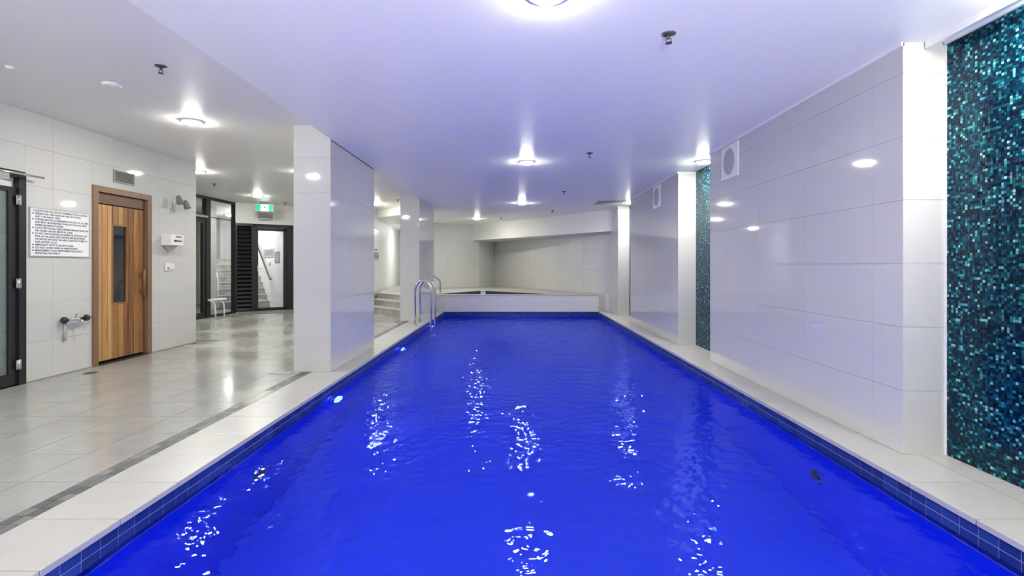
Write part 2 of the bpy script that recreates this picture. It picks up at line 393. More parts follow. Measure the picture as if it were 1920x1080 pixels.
# tiles: plane runs towards -Y so that they face +X (left of the direction is +X when going -Y)
Ltot = 7.508-3.1
face_tiles(wl, (XL, 7.508), (XL, 3.1), 0.012, ZL, holes=[(7.508-6.57, 7.508-5.66, -1, 2.068), (7.508-4.89, 7.508-3.9, -1, 2.06)])
struct('baseboard_left', MB().box(XL-.002, XL+.012, 4.89, 5.66, -.004, .012).box(XL-.002, XL+.012, 6.57, 7.51, -.004, .012), M['ventg'], 'thin dark grey strip where the tiled wall meets the floor', 'skirting')
wr_ = struct('wall_recess', MB().box(-7.2, XL-.35, 7.2, 7.5, 0, ZL).box(XL-.36, XL-.008, 7.45, 7.5, 0, ZL), M['paint'], 'pale return wall behind the sauna wall corner', 'wall')
struct('wall_near', MB().box(-9.6, 2.9, YN-.2, YN-.02, -.2, .38).box(-9.6, 2.9, YN-.2, YN-.02, 2.34, 2.9).box(-9.6, -3.75, YN-.2, YN-.02, .38, 2.34).box(2.55, 2.9, YN-.2, YN-.02, .38, 2.34), M['paint'], 'plain pale wall behind the viewpoint', 'wall')
nw = struct('window_added', MB().box(-3.75, 2.55, YN-.1, YN, .36, .42).box(-3.75, 2.55, YN-.1, YN, 2.3, 2.36), M['black'], 'made-up row of frosted windows behind the viewpoint', 'window')  # unseen windows, invented to go with the fill light behind the viewpoint
for q in range(5): MB().box(-3.75+q*1.56, -3.69+q*1.56, YN-.1, YN, .42, 2.3).build('mullion', M['black'], nw)
for q in range(4): MB().box(-3.69+q*1.56, -2.19+q*1.56, YN-.06, YN-.05, .42, 2.3).build('pane', M['frost'], nw)

# ------------------------------------------------------------------ right side: mosaic wall, piers
NZ = ((1.86, 3.05), (6.07, 7.26), (10.27, 11.5))
wrt = struct('wall_right', MB().box(XN+.006, XN+.3, YN, 19, -.03, 2.6), M['mgrout'], 'recessed wall behind the piers covered in teal mosaic', 'wall')
def mosaic_mesh(L, Ht, p=.0155):
    r = random.Random(3); vs_, fs = [], []
    ny, nz = int(L/p), int(Ht/p)
    for i in range(ny):
        for j in range(nz):
            y0, z0 = i*p+.0009, j*p+.0009; y1, z1 = y0+p-.0018, z0+p-.0018
            a, b = r.gauss(0, .045), r.gauss(0, .045); hx = .004+r.random()*.0006
            k = len(vs_)
            c = ((y0, z0), (y1, z0), (y1, z1), (y0, z1)); ym, zm = (y0+y1)/2, (z0+z1)/2
            for y, z in c: vs_.append((-hx+a*(y-ym)+b*(z-zm), y, z))
            for y, z in c: vs_.append((0.003, y, z))
            fs.append((k, k+3, k+2, k+1))
            for q in range(4): fs.append((k+q, k+(q+1)%4, k+4+(q+1)%4, k+4+q))
    me = bpy.data.meshes.new('mosaic_tiles'); me.from_pydata(vs_, [], fs); me.materials.append(M['mosaic']); me.update(); return me
mm = mosaic_mesh(1.24, ZP)
for a, b in NZ:
    o = bpy.data.objects.new('mosaic_tiles', mm); C.objects.link(o); o.location = (XN, b-1.24+.005, 0); o.parent = wrt; tag(o, kind='stuff')
plab = ['glazed white pier at the near end outside the picture', 'long glazed white pier beside the large teal mosaic panel', 'middle white pier between the two narrow mosaic niches', 'far white pier touching the spa wall']
for i, (a, b) in enumerate(((-5.8, 1.86), (3.05, 6.07), (7.26, 10.27), (11.5, 14.5))):
    o = struct('pillar', MB().box(XR+.008, XN+.006, a+.008, b-.008, 0, ZP), M['grout'], plab[i], 'pillar')
    if i:
        face_tiles(o, (XR, a+.001), (XR, b-.001), 0.0, ZP-.02, off=.26)
        face_tiles(o, (XN+.0, a), (XR, a), 0.0, ZP)
        face_tiles(o, (XR, b), (XN, b), 0.0, ZP)
        MB().box(XR-.012, XR+.008, a, b, ZP-.022, ZP).build('cornice', M['white'], o)
    else:
        face_tiles(o, (XR, .6), (XR, b-.001), 0.0, ZP-.02)
        face_tiles(o, (XR, b), (XN, b), 0.0, ZP)
struct('trim_1', MB().box(2.485, 2.515, 1.87, 3.04, 2.465, ZP).box(2.60, 2.622, 1.87, 3.04, 2.49, ZP), M['white'], 'narrow white cove strip at the ceiling over the large mosaic panel', 'trim')
# white edge trims where pier meets mosaic
struct('trim_2', MB().box(XN-.008, XN-.002, 3.038, 3.05, 0, 2.49), M['white'], 'thin white edge strip between pier and large mosaic panel', 'trim')

# ------------------------------------------------------------------ columns between deck and pool
for i, (a, b, lb) in enumerate(((5.43, 7.11, 'near white tiled column standing between deck and pool'), (10.4, 12.25, 'far white tiled column behind the pool ladder'))):
    x0, x1 = (-2.4, -2.0) if i == 0 else (-2.385, -1.985)
    o = struct('column', MB().box(x0+.008, x1-.008, a+.008, b-.008, 0, ZL), M['grout'], lb, 'column')
    face_tiles(o, (x1, a), (x0, a), 0, ZL, tw=.5)
    face_tiles(o, (x1, b), (x1, a), 0, ZP, off=.3)
    face_tiles(o, (x0, a), (x0, b), 0, ZL, off=.3)
    face_tiles(o, (x0, b), (x1, b), 0, ZL, tw=.5)
# dark threshold tile at the near column foot
MBp = MB().box(-2.6, -2.4, 5.30, 5.43, -.006, .004)
struct('trim_3', MBp, M['ventg'], 'dark grey tile strip at the foot of the near column', 'trim')

# ------------------------------------------------------------------ raised spa at the far end
ZS = .43
tri = [(-1.93, 12.95), (-.95, 14.6), (.80, 12.95)]
def ring(outer, inner, z0, z1, mb):
    """prism of 'outer' with triangular hole, built as quads between hole and outline (outline listed in matching order)"""
    n = len(inner)
    for i in range(n):
        j = (i+1) % n
        mb.prism([outer[i], outer[j], inner[j], inner[i]], z0, z1)
    return mb
sp = MB()
sp.prism([(-2.0, 12.6), (2.1, 12.6), (1.35, 12.8), (-1.98, 12.8)], -.02, ZS-.012)
ws = struct('wall_spa', MB().prism([(-1.99, YE+.008), (2.09, YE+.008), (2.09, 12.95), (-1.99, 12.95)], -.02, ZS-.03), M['grout'], 'low white tiled wall of the raised spa at the pool end', 'wall')
face_tiles(ws, (2.10, YE), (-2.0, YE), -.01, ZS-.03, th=.45)
# rim coping
for k in range(6):
    x0 = -2.0+k*.685; piece('coping_tile', ws, (x0+.3425, YE+.165, ZS-.024), (.682, .35, .012), M['coping'])
# ledges round the triangular spa (behind and beside)
lm = MB()
lm.prism([(-1.99, 12.95), (-1.93, 12.95), (-.95, 14.6), (-.95, 19), (-2.75, 16.5), (-2.6, 12.95)], .0, ZS)
lm.prism([(.80, 12.95), (2.4, 12.95), (2.4, 13.5), (-.95, 18.8), (-.95, 14.6)], .0, ZS)
sl = struct('floor_spa', lm, M['coping'], 'pale ledge around the sunken spa at the back', 'floor')
si = MB()
si.prism([(-1.93, 12.95), (-.95, 14.6), (-.97, 14.62), (-1.95, 12.95)], -.5, ZS-.015)
si.prism([(-.95, 14.6), (.80, 12.95), (.82, 12.96), (-.93, 14.62)], -.5, ZS-.015)
struct('wall_spa_inside', si.prism(tri, -.5, -.45), M['blackp'], 'dark tiled inside faces of the sunken spa', 'wall')
# white jet fitting in the spa corner
mb = MB().box(-1.01, -.89, 14.50, 14.60, ZS-.10, ZS+.015)
# spa water
mb2 = MB(); vv = [mb2.bm.verts.new((p[0], p[1], ZS-.17)) for p in tri]; mb2.bm.faces.new(vv)
tag(mb2.build('spa_water', M['stillwater']), 'dark still water in the small raised spa', 'water', kind='stuff')
o = empty('corner_fitting', (-.93, 14.55, ZS)); tag(o, 'small white fitting at the back corner of the spa', 'fitting')
MB().box(-.07, .07, -.08, .08, -.13, .012).bevel(.006).build('body', M['cream'], o)
MB().lathe([(.022, 0), (.022, .006)], (0, -.086, -.03), 'y', 12).build('nozzle', M['grey'], o)
# back walls
A = (-.77, 18.0); B = (2.45, 12.45)
wb = struct('wall_back', MB().prism([A, B, (2.6, 12.6), (2.6, 19), (-.77, 19)], 0, ZP), M['paint'], 'angled pale wall behind the raised spa under the beam', 'wall')
d = Vector((B[0]-A[0], B[1]-A[1])); L = d.length; u = d/L
face_tiles(wb, (B[0]-.008, B[1]-.006), (A[0]-.008, A[1]-.006), ZS, 2.3, tw=1.2, th=.6, gap=.003)
wb2 = struct('wall_back_left', MB().prism([(-2.75, 15.9), (-1.22, 16.95), (-.77, 18.0), (-.77, 19), (-2.75, 19)], 0, ZP), M['paint'], 'pale tiled back wall between far column and beam', 'wall')
face_tiles(wb2, (-1.22, 16.942), (-2.75, 15.892), ZS, ZP-.01, tw=1.2, th=.6, gap=.003)
struct('beam', MB().prism([(-1.46, 16.84), (2.37, 12.15), (2.6, 12.6), (-.6, 18.2), (-1.2, 17.2)], 1.99, ZP), M['paint'], 'deep white bulkhead beam crossing above the spa', 'beam')
# notch between pier and spa wall
struct('wall_spa_side', MB().box(2.09, XR, 12.72, 12.95, 0, ZS), M['wtile'], 'short shaded wall piece between spa wall and far pier', 'wall')

# ------------------------------------------------------------------ steps and passage behind the far column
n2 = Vector((.75, .66)).normalized(); d2 = Vector((.66, -.75)).normalized()
def line_at_x(P, x): t = (x-P.x)/d2.x; return (x, P.y+d2.y*t)
st = empty('stair', (-3.0, 12.2, 0)); tag(st, 'three pale tiled steps rising to the spa behind the far column', 'steps')
P = Vector(SP)
for k in range(3):
    Pk = P+n2*(.28*k); hi = .143*(k+1); Pf = Pk-n2*.02; Pn = Pk+n2*.28
    xl = (-3.62, -3.66, -3.70)[k]
    q = [line_at_x(Pk, xl), line_at_x(Pk, -2.39), line_at_x(Pn, -2.39), line_at_x(Pn, xl-.02)]
    f = [line_at_x(Pf, xl), line_at_x(Pf, -2.39), q[2], q[3]]
    loc = lambda pts: [(x+3.0, y-12.2) for x, y in pts]
    MB().prism(loc(q), 0, hi-.02).build('riser', M['stone'], st)
    MB().prism(loc(f), hi-.02, hi).build('tread', M['coping'], st)
Pn = P+n2*.84
struct('floor_passage', MB().prism([line_at_x(Pn, -3.78), line_at_x(Pn, -2.39), (-2.39, 12.28), (-2.01, 12.28), (-2.0, 12.95), (-2.6, 12.95), (-2.75, 16.5), (-2.75, 19.4), (-4.45, 19.4)], 0, .429), M['coping'], 'pale raised floor of the passage above the steps', 'floor')
ww = struct('wall_passage', MB().prism([(-3.62, 12.2), (-3.82, 13.8), (-4.47, 19.5), (-4.9, 19.5), (-4.0, 12.47)], 0, ZL), M['paint'], 'white wall beside the steps to the spa', 'wall')
struct('wall_passage_end', MB().box(-4.7, -2.7, 19.4, 19.6, 0, ZL), M['paint'], 'white end wall of the passage beyond the steps', 'wall')
struct('ceiling_passage', MB().prism([(-3.98, 13.95), (-2.75, 12.7), (-2.75, 19.5), (-4.6, 19.5)], 2.46, ZL), M['ceil'], 'lowered white ceiling with bright front edge over the passage', 'ceiling')
# framed poster and plaque on passage wall
pw = Vector((-3.82+3.62, 13.8-12.2)); pw.normalize(); rzp = math.atan2(pw.y, pw.x)
def on_passage(px): s = line_hit(px, (-3.62, 12.2), pw); return (-3.62+pw.x*s, 12.2+pw.y*s)
def wallthing(name, c, rz, lab, cat):
    o = empty(name, c, rz); return tag(o, lab, cat)
x, y = -3.765, 13.42
o = wallthing('notice_board', (x, y, 1.83), rzp, 'white framed notice panel on the wall above the steps', 'notice')
MB().box(-.55, .55, -.025, -.002, -.32, .32).build('board', M['white'], o); MB().box(-.55, .55, -.035, -.002, .31, .34).build('frame', M['mgrey'], o)
MB().box(-.1, .28, -.030, -.024, -.27, -.235).build('label', M['ink'], o)
o = wallthing('plaque', (x, y+.03, 1.40), rzp, 'small grey plaque below the white notice panel', 'plaque')
MB().box(-.55, .6, -.02, -.002, -.09, .08).build('plate', M['mgrey'], o)
for q in range(3): MB().box(-.45, .5, -.023, -.019, .035-q*.035, .045-q*.035).build('text_line', M['ink'], o)

# ------------------------------------------------------------------ entrance: angled wall with glass door and louvres
E0 = Vector((-6.74, 12.08)); EU = Vector((.784, .62)).normalized(); EN = Vector((-EU.y, EU.x))   # EN points away from the viewer
rzE = math.atan2(EU.y, EU.x)
def se(px): return line_hit(px, E0, EU)
def E(s, t=0): p = E0+EU*s+EN*t; return (p.x, p.y)
sEnd = 1.75
we = struct('wall_entrance', MB().obox(E(0), EU, sEnd, .12, 2.18, ZL).obox(E(se(549.5)), EU, sEnd-se(549.5), .12, 0, 2.18)
            .prism([E(sEnd), E(sEnd, .12), (-3.9, 12.5), (-3.62, 12.2)], 0, ZL), M['paint'], 'white wall over and beside the black entrance door', 'wall')
def locE(name, mb, m, parent): return mb.build(name, m, parent)
# louvred panel
s0, s1 = 0.0, se(474); lp = empty('louvre_panel', (*E(0), 0), rzE); tag(lp, 'tall black louvred panel between glazed screen and entrance door', 'louvre panel')
wdt = s1-s0
MB().box(0, .03, -.02, .08, 0, 2.18).box(wdt-.03, wdt, -.02, .08, 0, 2.18).box(.03, wdt-.03, -.02, .08, 0, .06).box(.03, wdt-.03, -.02, .08, 2.12, 2.18).build('frame', M['black'], lp)
MB().box(.02, wdt-.02, .07, .08, .05, 2.15).build('backing', M['blackp'], lp)
sm = MB(); sm.prism([(.03, -.01), (wdt-.03, -.01), (wdt-.03, .0), (.03, .0)], -.045, .045)
for v in sm.bm.verts: v.co.y += v.co.z*.8+.03
sme = sm.mesh('slat', M['black'])
for q in range(21):
    so = bpy.data.objects.new('slat', sme); C.objects.link(so); so.parent = lp; so.location = (0, 0, .11+q*.0985)
# door
sd0, sd1 = se(474), se(549.5)
dr = struct('door_1', MB().obox(E(sd0, -.02), EU, .07, .12, 0, 2.18).obox(E(se(538), -.02), EU, sd1-se(538), .12, 0, 2.18).obox(E(sd0, -.02), EU, sd1-sd0, .12, 2.09, 2.18), M['black'], 'black framed glass entrance door showing the stairwell', 'door')
a, b = se(474)+.07, se(538)
zt = 2.085
leaf = MB().obox(E(a, .0), EU, .05, .05, .02, zt).obox(E(b-.08, .0), EU, .08, .05, .02, zt).obox(E(a, 0), EU, b-a, .05, .02, .10).obox(E(a, 0), EU, b-a, .05, zt-.07, zt).build('leaf_frame', M['black'], dr)
MB().obox(E(a+.045, .02), EU, b-a-.12, .008, .09, zt-.06).build('pane', M['glass'], dr)
hd = MB(); 
p = E(a+.03, -.05); hd.tube([(*p, .98), (*p, 1.18)], .012, 10)
p2 = E(a+.03, 0); hd.tube([(*p, 1.0), (*p2, 1.0)], .009, 8); hd.tube([(*p, 1.16), (*p2, 1.16)], .009, 8)
hp = E(a+.13, -.05); hd.tube([(*p, 1.08), (*hp, 1.08)], .008, 8)
hd.build('door_handle', M['steel'], dr)
# vent grille above the door
sv = se(482); ev = se(513)
vg = empty('vent_grille', (*E(sv, 0), 2.24), rzE); tag(vg, 'white slatted air grille above the entrance door', 'vent')
MB().box(0, ev-sv, -.012, 0, 0, .24).build('plate', M['white'], vg)
for q in range(6): piece('slat', vg, ((ev-sv)/2, -.016, .03+q*.034), ((ev-sv)*.9, .012, .012), M['blackp'])
# exit sign
ex = empty('exit_sign', (-5.95, 11.9, 2.52), .35); tag(ex, 'lit green and white exit sign hanging below the ceiling', 'sign')
MB().box(-.19, .19, -.02, .02, -.08, .08).build('body', M['white'], ex)
MB().box(-.185, -.075, -.024, -.019, -.075, .075).build('green_panel', M['green'], ex)
MB().box(.085, .185, -.024, -.019, -.075, .075).build('green_panel', M['green'], ex)
MB().box(-.075, .085, -.023, -.019, -.075, .075).build('lit_panel', M['signw'], ex)
mb = MB().lathe([(.013, 0), (.013, .002)], (-.01, -.025, .05), 'y', 10); mb.prism([(-.02, -.027), (.02, -.027), (.02, -.024), (-.02, -.024)], -.01, .035)
mb.tube([(0, -.026, 0), (.03, -.026, -.03), (.05, -.026, -.055)], .008, 6).tube([(-.005, -.026, 0), (-.03, -.026, -.03), (-.05, -.026, -.035)], .008, 6).tube([(-.01, -.026, .03), (.03, -.026, .01)], .006, 6).build('running_figure', M['green'], ex)
MB().tube([(-.12, 0, .08), (-.12, 0, .15)], .006, 8).build('rod', M['white'], ex); MB().tube([(.12, 0, .08), (.12, 0, .15)], .006, 8).build('rod', M['white'], ex)
# mat
mt = MB().obox(E(0.05, -.55), EU, 1.5, .5, -.001, .012).build('door_mat', M['carpet']); tag(mt, 'grey mat in front of the entrance door', 'mat')
struct('trim_4', MB().obox(E(0, -.05), EU, sd1, .06, 0, .025), M['ventg'], 'dark grey threshold under the entrance door', 'trim')
# glazed screen along X = -6.8
GX = -6.8
gs = struct('window_1', MB().box(GX-.04, GX+.04, 7.5, 12.14, ZL-.06, ZL).box(GX-.04, GX+.04, 7.5, 12.14, 0, .05), M['black'], 'tall black framed glass screen beside the entrance door', 'window')
def gy(px): return GX*F/(px-VX)
ya, yb, yc = gy(383), gy(391), gy(437)
MB().box(GX-.05, GX+.05, ya, yb, .0, ZL-.02).build('post', M['black'], gs)
MB().box(GX-.05, GX+.06, yc, 12.14, .0, ZL-.02).build('post', M['black'], gs)
MB().box(GX-.03, GX+.03, 7.5, ya, 2.17, 2.27).build('rail', M['black'], gs)
MB().box(GX-.012, GX+.012, yb, yc, 2.22, 2.235).build('rail', M['black'], gs)
MB().box(GX-.005, GX+.005, yb, yc, .05, 2.22).build('pane', M['glass'], gs)
MB().box(GX-.005, GX+.005, yb, yc, 2.235, ZL-.06).build('pane', M['glass'], gs)
MB().box(GX-.005, GX+.005, 7.5, ya, 2.27, ZL-.06).build('pane', M['glass'], gs)
d2_ = struct('door_2', MB().box(GX-.03, GX+.03, ya-.09, ya, .05, 2.17).box(GX-.03, GX+.03, ya-1.0, ya-.93, .05, 2.17).box(GX-.03, GX+.03, ya-.93, ya-.09, 2.08, 2.17).box(GX-.03, GX+.03, ya-.93, ya-.09, .05, .13), M['black'], 'black framed glass door half hidden by the sauna wall corner', 'door')
MB().box(GX-.004, GX+.004, ya-.93, ya-.09, .13, 2.08).build('pane', M['glass'], d2_)
MB().box(GX+.03, GX+.10, ya-.6, ya-.02, 2.19, 2.235).build('closer_arm', M['steel'], d2_)
MB().box(GX-.006, GX+.006, 7.5, ya-1.0, .05, 2.17).build('pane', M['glass'], gs)
# bench at the screen
bn = empty('bench', (-6.66, 11.2, 0)); tag(bn, 'small white bench with a curved leg at the foot of the glass screen', 'bench')
MB().box(-.07, .07, -.24, .27, .375, .41).bevel(.01).build('seat', M['white'], bn)
for yy_ in (-.20, .14):
    MB().tube([(.02, yy_-.06, .37), (.02, yy_+.02, .345), (.03, yy_+.06, .28), (.03, yy_+.085, .14), (.03, yy_+.09, 0)], .018, 10).build('leg', M['white'], bn)
# stairwell beyond
S0 = Vector(E(se(533), .12)); 
def T(t, wd=0, z=None):
    p = S0+EN*t-EU*wd; return (p.x, p.y) if z is None else (p.x, p.y, z)
sw = struct('wall_stairwell', MB().prism([T(-.1), T(5), T(5, -.2), T(-.0, -.2)], 0, ZL), M['paint'], 'bright white stairwell wall with handrail seen through the glass door', 'wall')
struct('wall_stairwell_end', MB().prism([T(4.9, 0), T(5.1, 0), T(5.1, 3.5), T(4.9, 3.5)], 0, ZL), M['paint'], 'white end wall at the top of the stairs behind the glass', 'wall')
wso = struct('wall_stairwell_side', MB().prism([T(1.2, 1.32), T(5, 1.32), T(5, 1.45), T(1.2, 1.45)], 0, ZL), M['paint'], 'white side wall of the stairs seen through the glass screen', 'wall')
wlo = struct('wall_lobby', MB().box(-9.7, -9.56, 7.0, 19, 0, ZL), M['grout'], 'white tiled wall of the lobby behind the glass screen', 'wall')
face_tiles(wlo, (-9.55, 14.4), (-9.55, 11.2), 0, ZL)
struct('wall_lobby_near', MB().box(-9.5, -7.2, 7.1, 7.2, 0, ZL), M['paint'], 'white cross wall of the lobby behind the glass screen', 'wall')
stt = empty('staircase', (*T(1.5), 0), rzE); tag(stt, 'grey carpeted stairs rising behind the glass door', 'stairs')
for k in range(8):
    MB().box(-1.3, -.01, .28*k, .28*(k+1)+.01, 0 if k < 1 else .168*k-.02, .168*(k+1)-.02).build('riser', M['stone'], stt)
    MB().box(-1.3, -.01, .28*k-.02, .28*(k+1), .168*(k+1)-.02, .168*(k+1)).build('tread', M['coping'], stt)
hr = empty('handrail', (*T(1.0), 0), rzE); tag(hr, 'dark sloping handrail on the white stairwell wall', 'handrail')
MB().tube([(-.07, .0, .78), (-.07, .12, .80), (-.07, 3.2, .80+3.08*.6)], .022, 10).build('rail', M['black'], hr)
for q in (.3, 1.5, 2.7):
    zq = .80+(q-.12)*.6; MB().tube([(-.07, q, zq-.02), (-.04, q, zq-.06), (0, q, zq-.06)], .008, 8).build('bracket', M['steel'], hr)
br = empty('stair_railing', (*T(1.3, 1.26), 0), rzE); tag(br, 'pale tubular stair railing seen through the glass screen', 'railing')
MB().tube([(0, .1, 0), (0, .1, .78), (0, 2.4, .78+2.3*.6)], .018, 10).build('rail', M['white'], br)
# posters on the stairwell wall
def tpx(px): return line_hit(px, S0, EN)
for (p0, p1, z0, z1, lb, mt_) in ((495, 514, 1.38, 1.62, 'wide grey notice on the stairwell wall', 'mgrey'), (516, 524.5, 1.22, 1.52, 'narrow dark grey notice beside the wide stairwell notice', 'grey')):
    t1, t0 = tpx(p0), tpx(p1)
    o = empty('notice', (*T(t0), z0), rzE); tag(o, lb, 'notice')
    MB().box(-.012, -.002, 0, t1-t0, 0, z1-z0).build('sheet', M[mt_], o)
    for q in range(4): MB().box(-.015, -.011, (t1-t0)*.12, (t1-t0)*(.88-.1*(q % 2)), (z1-z0)*(.75-.17*q), (z1-z0)*(.75-.17*q)+.012).build('text_line', M['ink' if mt_ == 'mgrey' else 'white'], o)
o = empty('light_switch', (*T(tpx(507)), 1.2), rzE); tag(o, 'tiny dark switch below the stairwell notices', 'switch')
MB().box(-.02, -.001, -.04, .04, -.05, .05).bevel(.004).build('plate', M['mgrey'], o); MB().box(-.026, -.018, -.012, .012, -.02, .02).build('rocker', M['black'], o)

# ------------------------------------------------------------------ near door on the left wall
yd0, yd1 = 3.9, 4.89
dn = struct('door_3', MB().box(XL-.10, XL+.012, yd1-.07, yd1, 0, 2.05).box(XL-.10, XL+.012, yd0, yd0+.06, 0, 2.05).box(XL-.10, XL+.012, yd0+.06, yd1-.07, 1.995, 2.05), M['black'], 'black framed frosted glass door at the picture edge', 'door')
MB().box(XL-.06, XL-.01, yd1-.15, yd1-.072, .01, 1.90).box(XL-.06, XL-.01, yd0+.062, yd0+.13, .01, 1.90).box(XL-.06, XL-.01, yd0+.13, yd1-.15, 1.86, 1.90).box(XL-.06, XL-.01, yd0+.13, yd1-.15, .01, .12).build('leaf_frame', M['black'], dn)
MB().box(XL-.045, XL-.03, yd0+.12, yd1-.14, .11, 1.87).build('pane', M['frost'], dn)
MB().box(XL-.05, XL-.045, yd0+.06, yd1-.07, 1.90, 1.995).build('pane', M['whitep'], dn)  # plain white stands in for the ceiling reflected in the transom glass
for hz in (1.78, .98, .2):
    MB().tube([(XL+.018, yd1-.075, hz-.05), (XL+.018, yd1-.075, hz+.05)], .008, 8).box(XL+.010, XL+.014, yd1-.10, yd1-.05, hz-.045, hz+.045).build('hinge', M['steel'], dn)
MB().tube([(XL+.03, yd1-.5, 2.03), (XL+.09, yd1+.10, 2.02)], .010, 8).box(XL+.012, XL+.05, yd1-.45, yd1-.2, 1.96, 2.03).build('closer_arm', M['steel'], dn)

# ------------------------------------------------------------------ sauna door
y0, y1 = 5.66, 6.57
sdn = struct('door_4', MB().box(XL-.12, XL+.02, y0, y0+.07, 0, 2.0675).box(XL-.12, XL+.02, y1-.07, y1, 0, 2.0675).box(XL-.12, XL+.02, y0+.07, y1-.07, 2.0, 2.0675), M['frame'], 'cedar plank sauna door with a narrow upright window', 'door')
MB().box(XL-.05, XL-.02, y0+.075, y1-.075, 1.875, 1.995).build('header_panel', M['frame'], sdn)
MB().box(XL-.13, XL-.10, y0+.05, y1-.05, .0, 2.02).build('backing', M['blackp'], sdn)
MB().box(XL-.07, XL+.015, y0+.07, y1-.07, 0, .02).build('threshold', M['black'], sdn)
ly0, ly1 = y0+.078, y1-.10; wy0, wy1, wz0, wz1 = 5.965, 6.205, .69, 1.64
npl = 9; pwid = (ly1-ly0)/npl
def plank(ya_, yb_, za, zb):
    piece('plank', sdn, (XL-.030, (ya_+yb_)/2, (za+zb)/2), (.024, yb_-ya_-.006, zb-za), M['wood'], bev=.002)
for i in range(npl):
    a, b = ly0+i*pwid, ly0+(i+1)*pwid
    zlo, zhi = .04, 1.862
    if b <= wy0+.001 or a >= wy1-.001: plank(a, b, zlo, zhi)
    else:
        if a < wy0-.012: plank(a, wy0, zlo, zhi)
        if b > wy1+.012: plank(wy1, b, zlo, zhi)
        aa, bb = max(a, wy0), min(b, wy1)
        plank(aa, bb, zlo, wz0); plank(aa, bb, wz1, zhi)
MB().box(XL-.055, XL-.046, ly0, ly1, .035, wz0).box(XL-.055, XL-.046, ly0, ly1, wz1, 1.865).box(XL-.055, XL-.046, ly0, wy0, wz0, wz1).box(XL-.055, XL-.046, wy1, ly1, wz0, wz1).build('backing', M['handle'], sdn)
wf = MB().box(XL-.045, XL-.012, wy0, wy0+.012, wz0, wz1).box(XL-.045, XL-.012, wy1-.012, wy1, wz0, wz1).box(XL-.045, XL-.012, wy0+.012, wy1-.012, wz0, wz0+.015).box(XL-.045, XL-.012, wy0+.012, wy1-.012, wz1-.015, wz1).build('window_frame', M['wood'], sdn)
MB().box(XL-.040, XL-.034, wy0+.01, wy1-.01, wz0+.01, wz1-.01).build('pane', M['sglass'], sdn)
MB().box(XL-.018, XL+.016, 6.40, 6.43, .80, .86).box(XL-.018, XL+.016, 6.40, 6.43, 1.0, 1.06).tube([(XL+.028, 6.415, .76), (XL+.034, 6.415, .93), (XL+.028, 6.415, 1.10)], .018, 10).build('door_handle', M['handle'], sdn)

# ------------------------------------------------------------------ things on the left wall
RX = PI/2
def wt(name, y, z, lab, cat, group=None): o = empty(name, (XL, y, z)); return tag(o, lab, cat, group)
# rules sign
sg = wt('rules_sign', 5.27, 1.485, 'white rules sign with small dark print beside the sauna door', 'sign')
MB().box(.001, .010, -.34, .34, -.237, .237).build('board', M['whitep'], sg)
MB().box(.001, .014, -.346, -.338, -.243, .243).box(.001, .014, .338, .346, -.243, .243).box(.001, .014, -.338, .338, -.243, -.235).box(.001, .014, -.338, .338, .235, .243).build('frame', M['mgrey'], sg)
lines = [('CONDITIONS FOR USE OF SWIMMING POOL & SAUNA', 1, -1), ('RESIDENTS AND THEIR GUESTS ONLY MAY USE THE POOL', .85, 1), ('AND THE SAUNA AREA', .45, 0),
 ('CHILDREN MUST BE ACCOMPANIED BY AN ADULT AT ALL TIMES', 1, 1), ('AND MUST BE SUPERVISED WHILE IN THE POOL AREA', .97, 0), ('RUNNING AND DIVING NOT ALLOWED', .5, 0),
 ('DO NOT USE THE POOL WHEN SUFFERING FROM ANY INFECTION', 1, 1), ('OR WHEN UNDER MEDICAL CARE', .68, 0), ('DO NOT TAKE GLASS BOTTLES, DRINKS OR FOOD INTO THE', .97, 1),
 ('POOL OR THE SAUNA AREA. SHOWER BEFORE ENTERING', .93, 0), ('THE WATER AND LEAVE THE AREA CLEAN FOR OTHERS TO', .98, 0), ('USE AFTER YOU', .38, 0),
 ('EMERGENCY EXITS TO BE KEPT CLEAR', .70, 1), ('DO NOT ENTER WHEN ALARM SOUNDS', .78, 1), ('MANAGEMENT IS NOT RESPONSIBLE FOR LOSS OF', .88, 1), ('PERSONAL PROPERTY', .45, 0)]
for i, (t, frac, bul) in enumerate(lines):
    cu = bpy.data.curves.new('text_line', 'FONT'); cu.body = t; cu.size = .0265; cu.extrude = .0004; cu.offset = .0005
    cu.materials.append(M['ink'])
    o = bpy.data.objects.new('text_line', cu); C.objects.link(o); o.parent = sg
    z = .205-i*.0283; xoff = -.29 if bul >= 0 else -.31
    o.rotation_euler = (PI/2, 0, PI/2); o.location = (.0105, xoff, z)
    W = .62*frac if bul >= 0 else .63
    o['fitw'] = W
    if bul == 1: piece('bullet', sg, (.0115, -.312, z+.009), (.002, .012, .012), M['ink'])
bpy.context.view_layer.update()
dg = bpy.context.evaluated_depsgraph_get()
for o in [o for o in C.objects if o.type == 'FONT']:
    me = bpy.data.meshes.new_from_object(o.evaluated_get(dg)); me.name = 'text_line'
    sx = min(1.25, o['fitw']/max(.01, max(v.co.x for v in me.vertices)))
    for v in me.vertices: v.co.x *= sx
    t = bpy.data.objects.new('text_line', me); C.objects.link(t); t.parent = o.parent; t.location = o.location; t.rotation_euler = o.rotation_euler
    bpy.data.objects.remove(o)
for q, t in enumerate([o for o in C.objects if o.name.startswith('text_line')]): pass
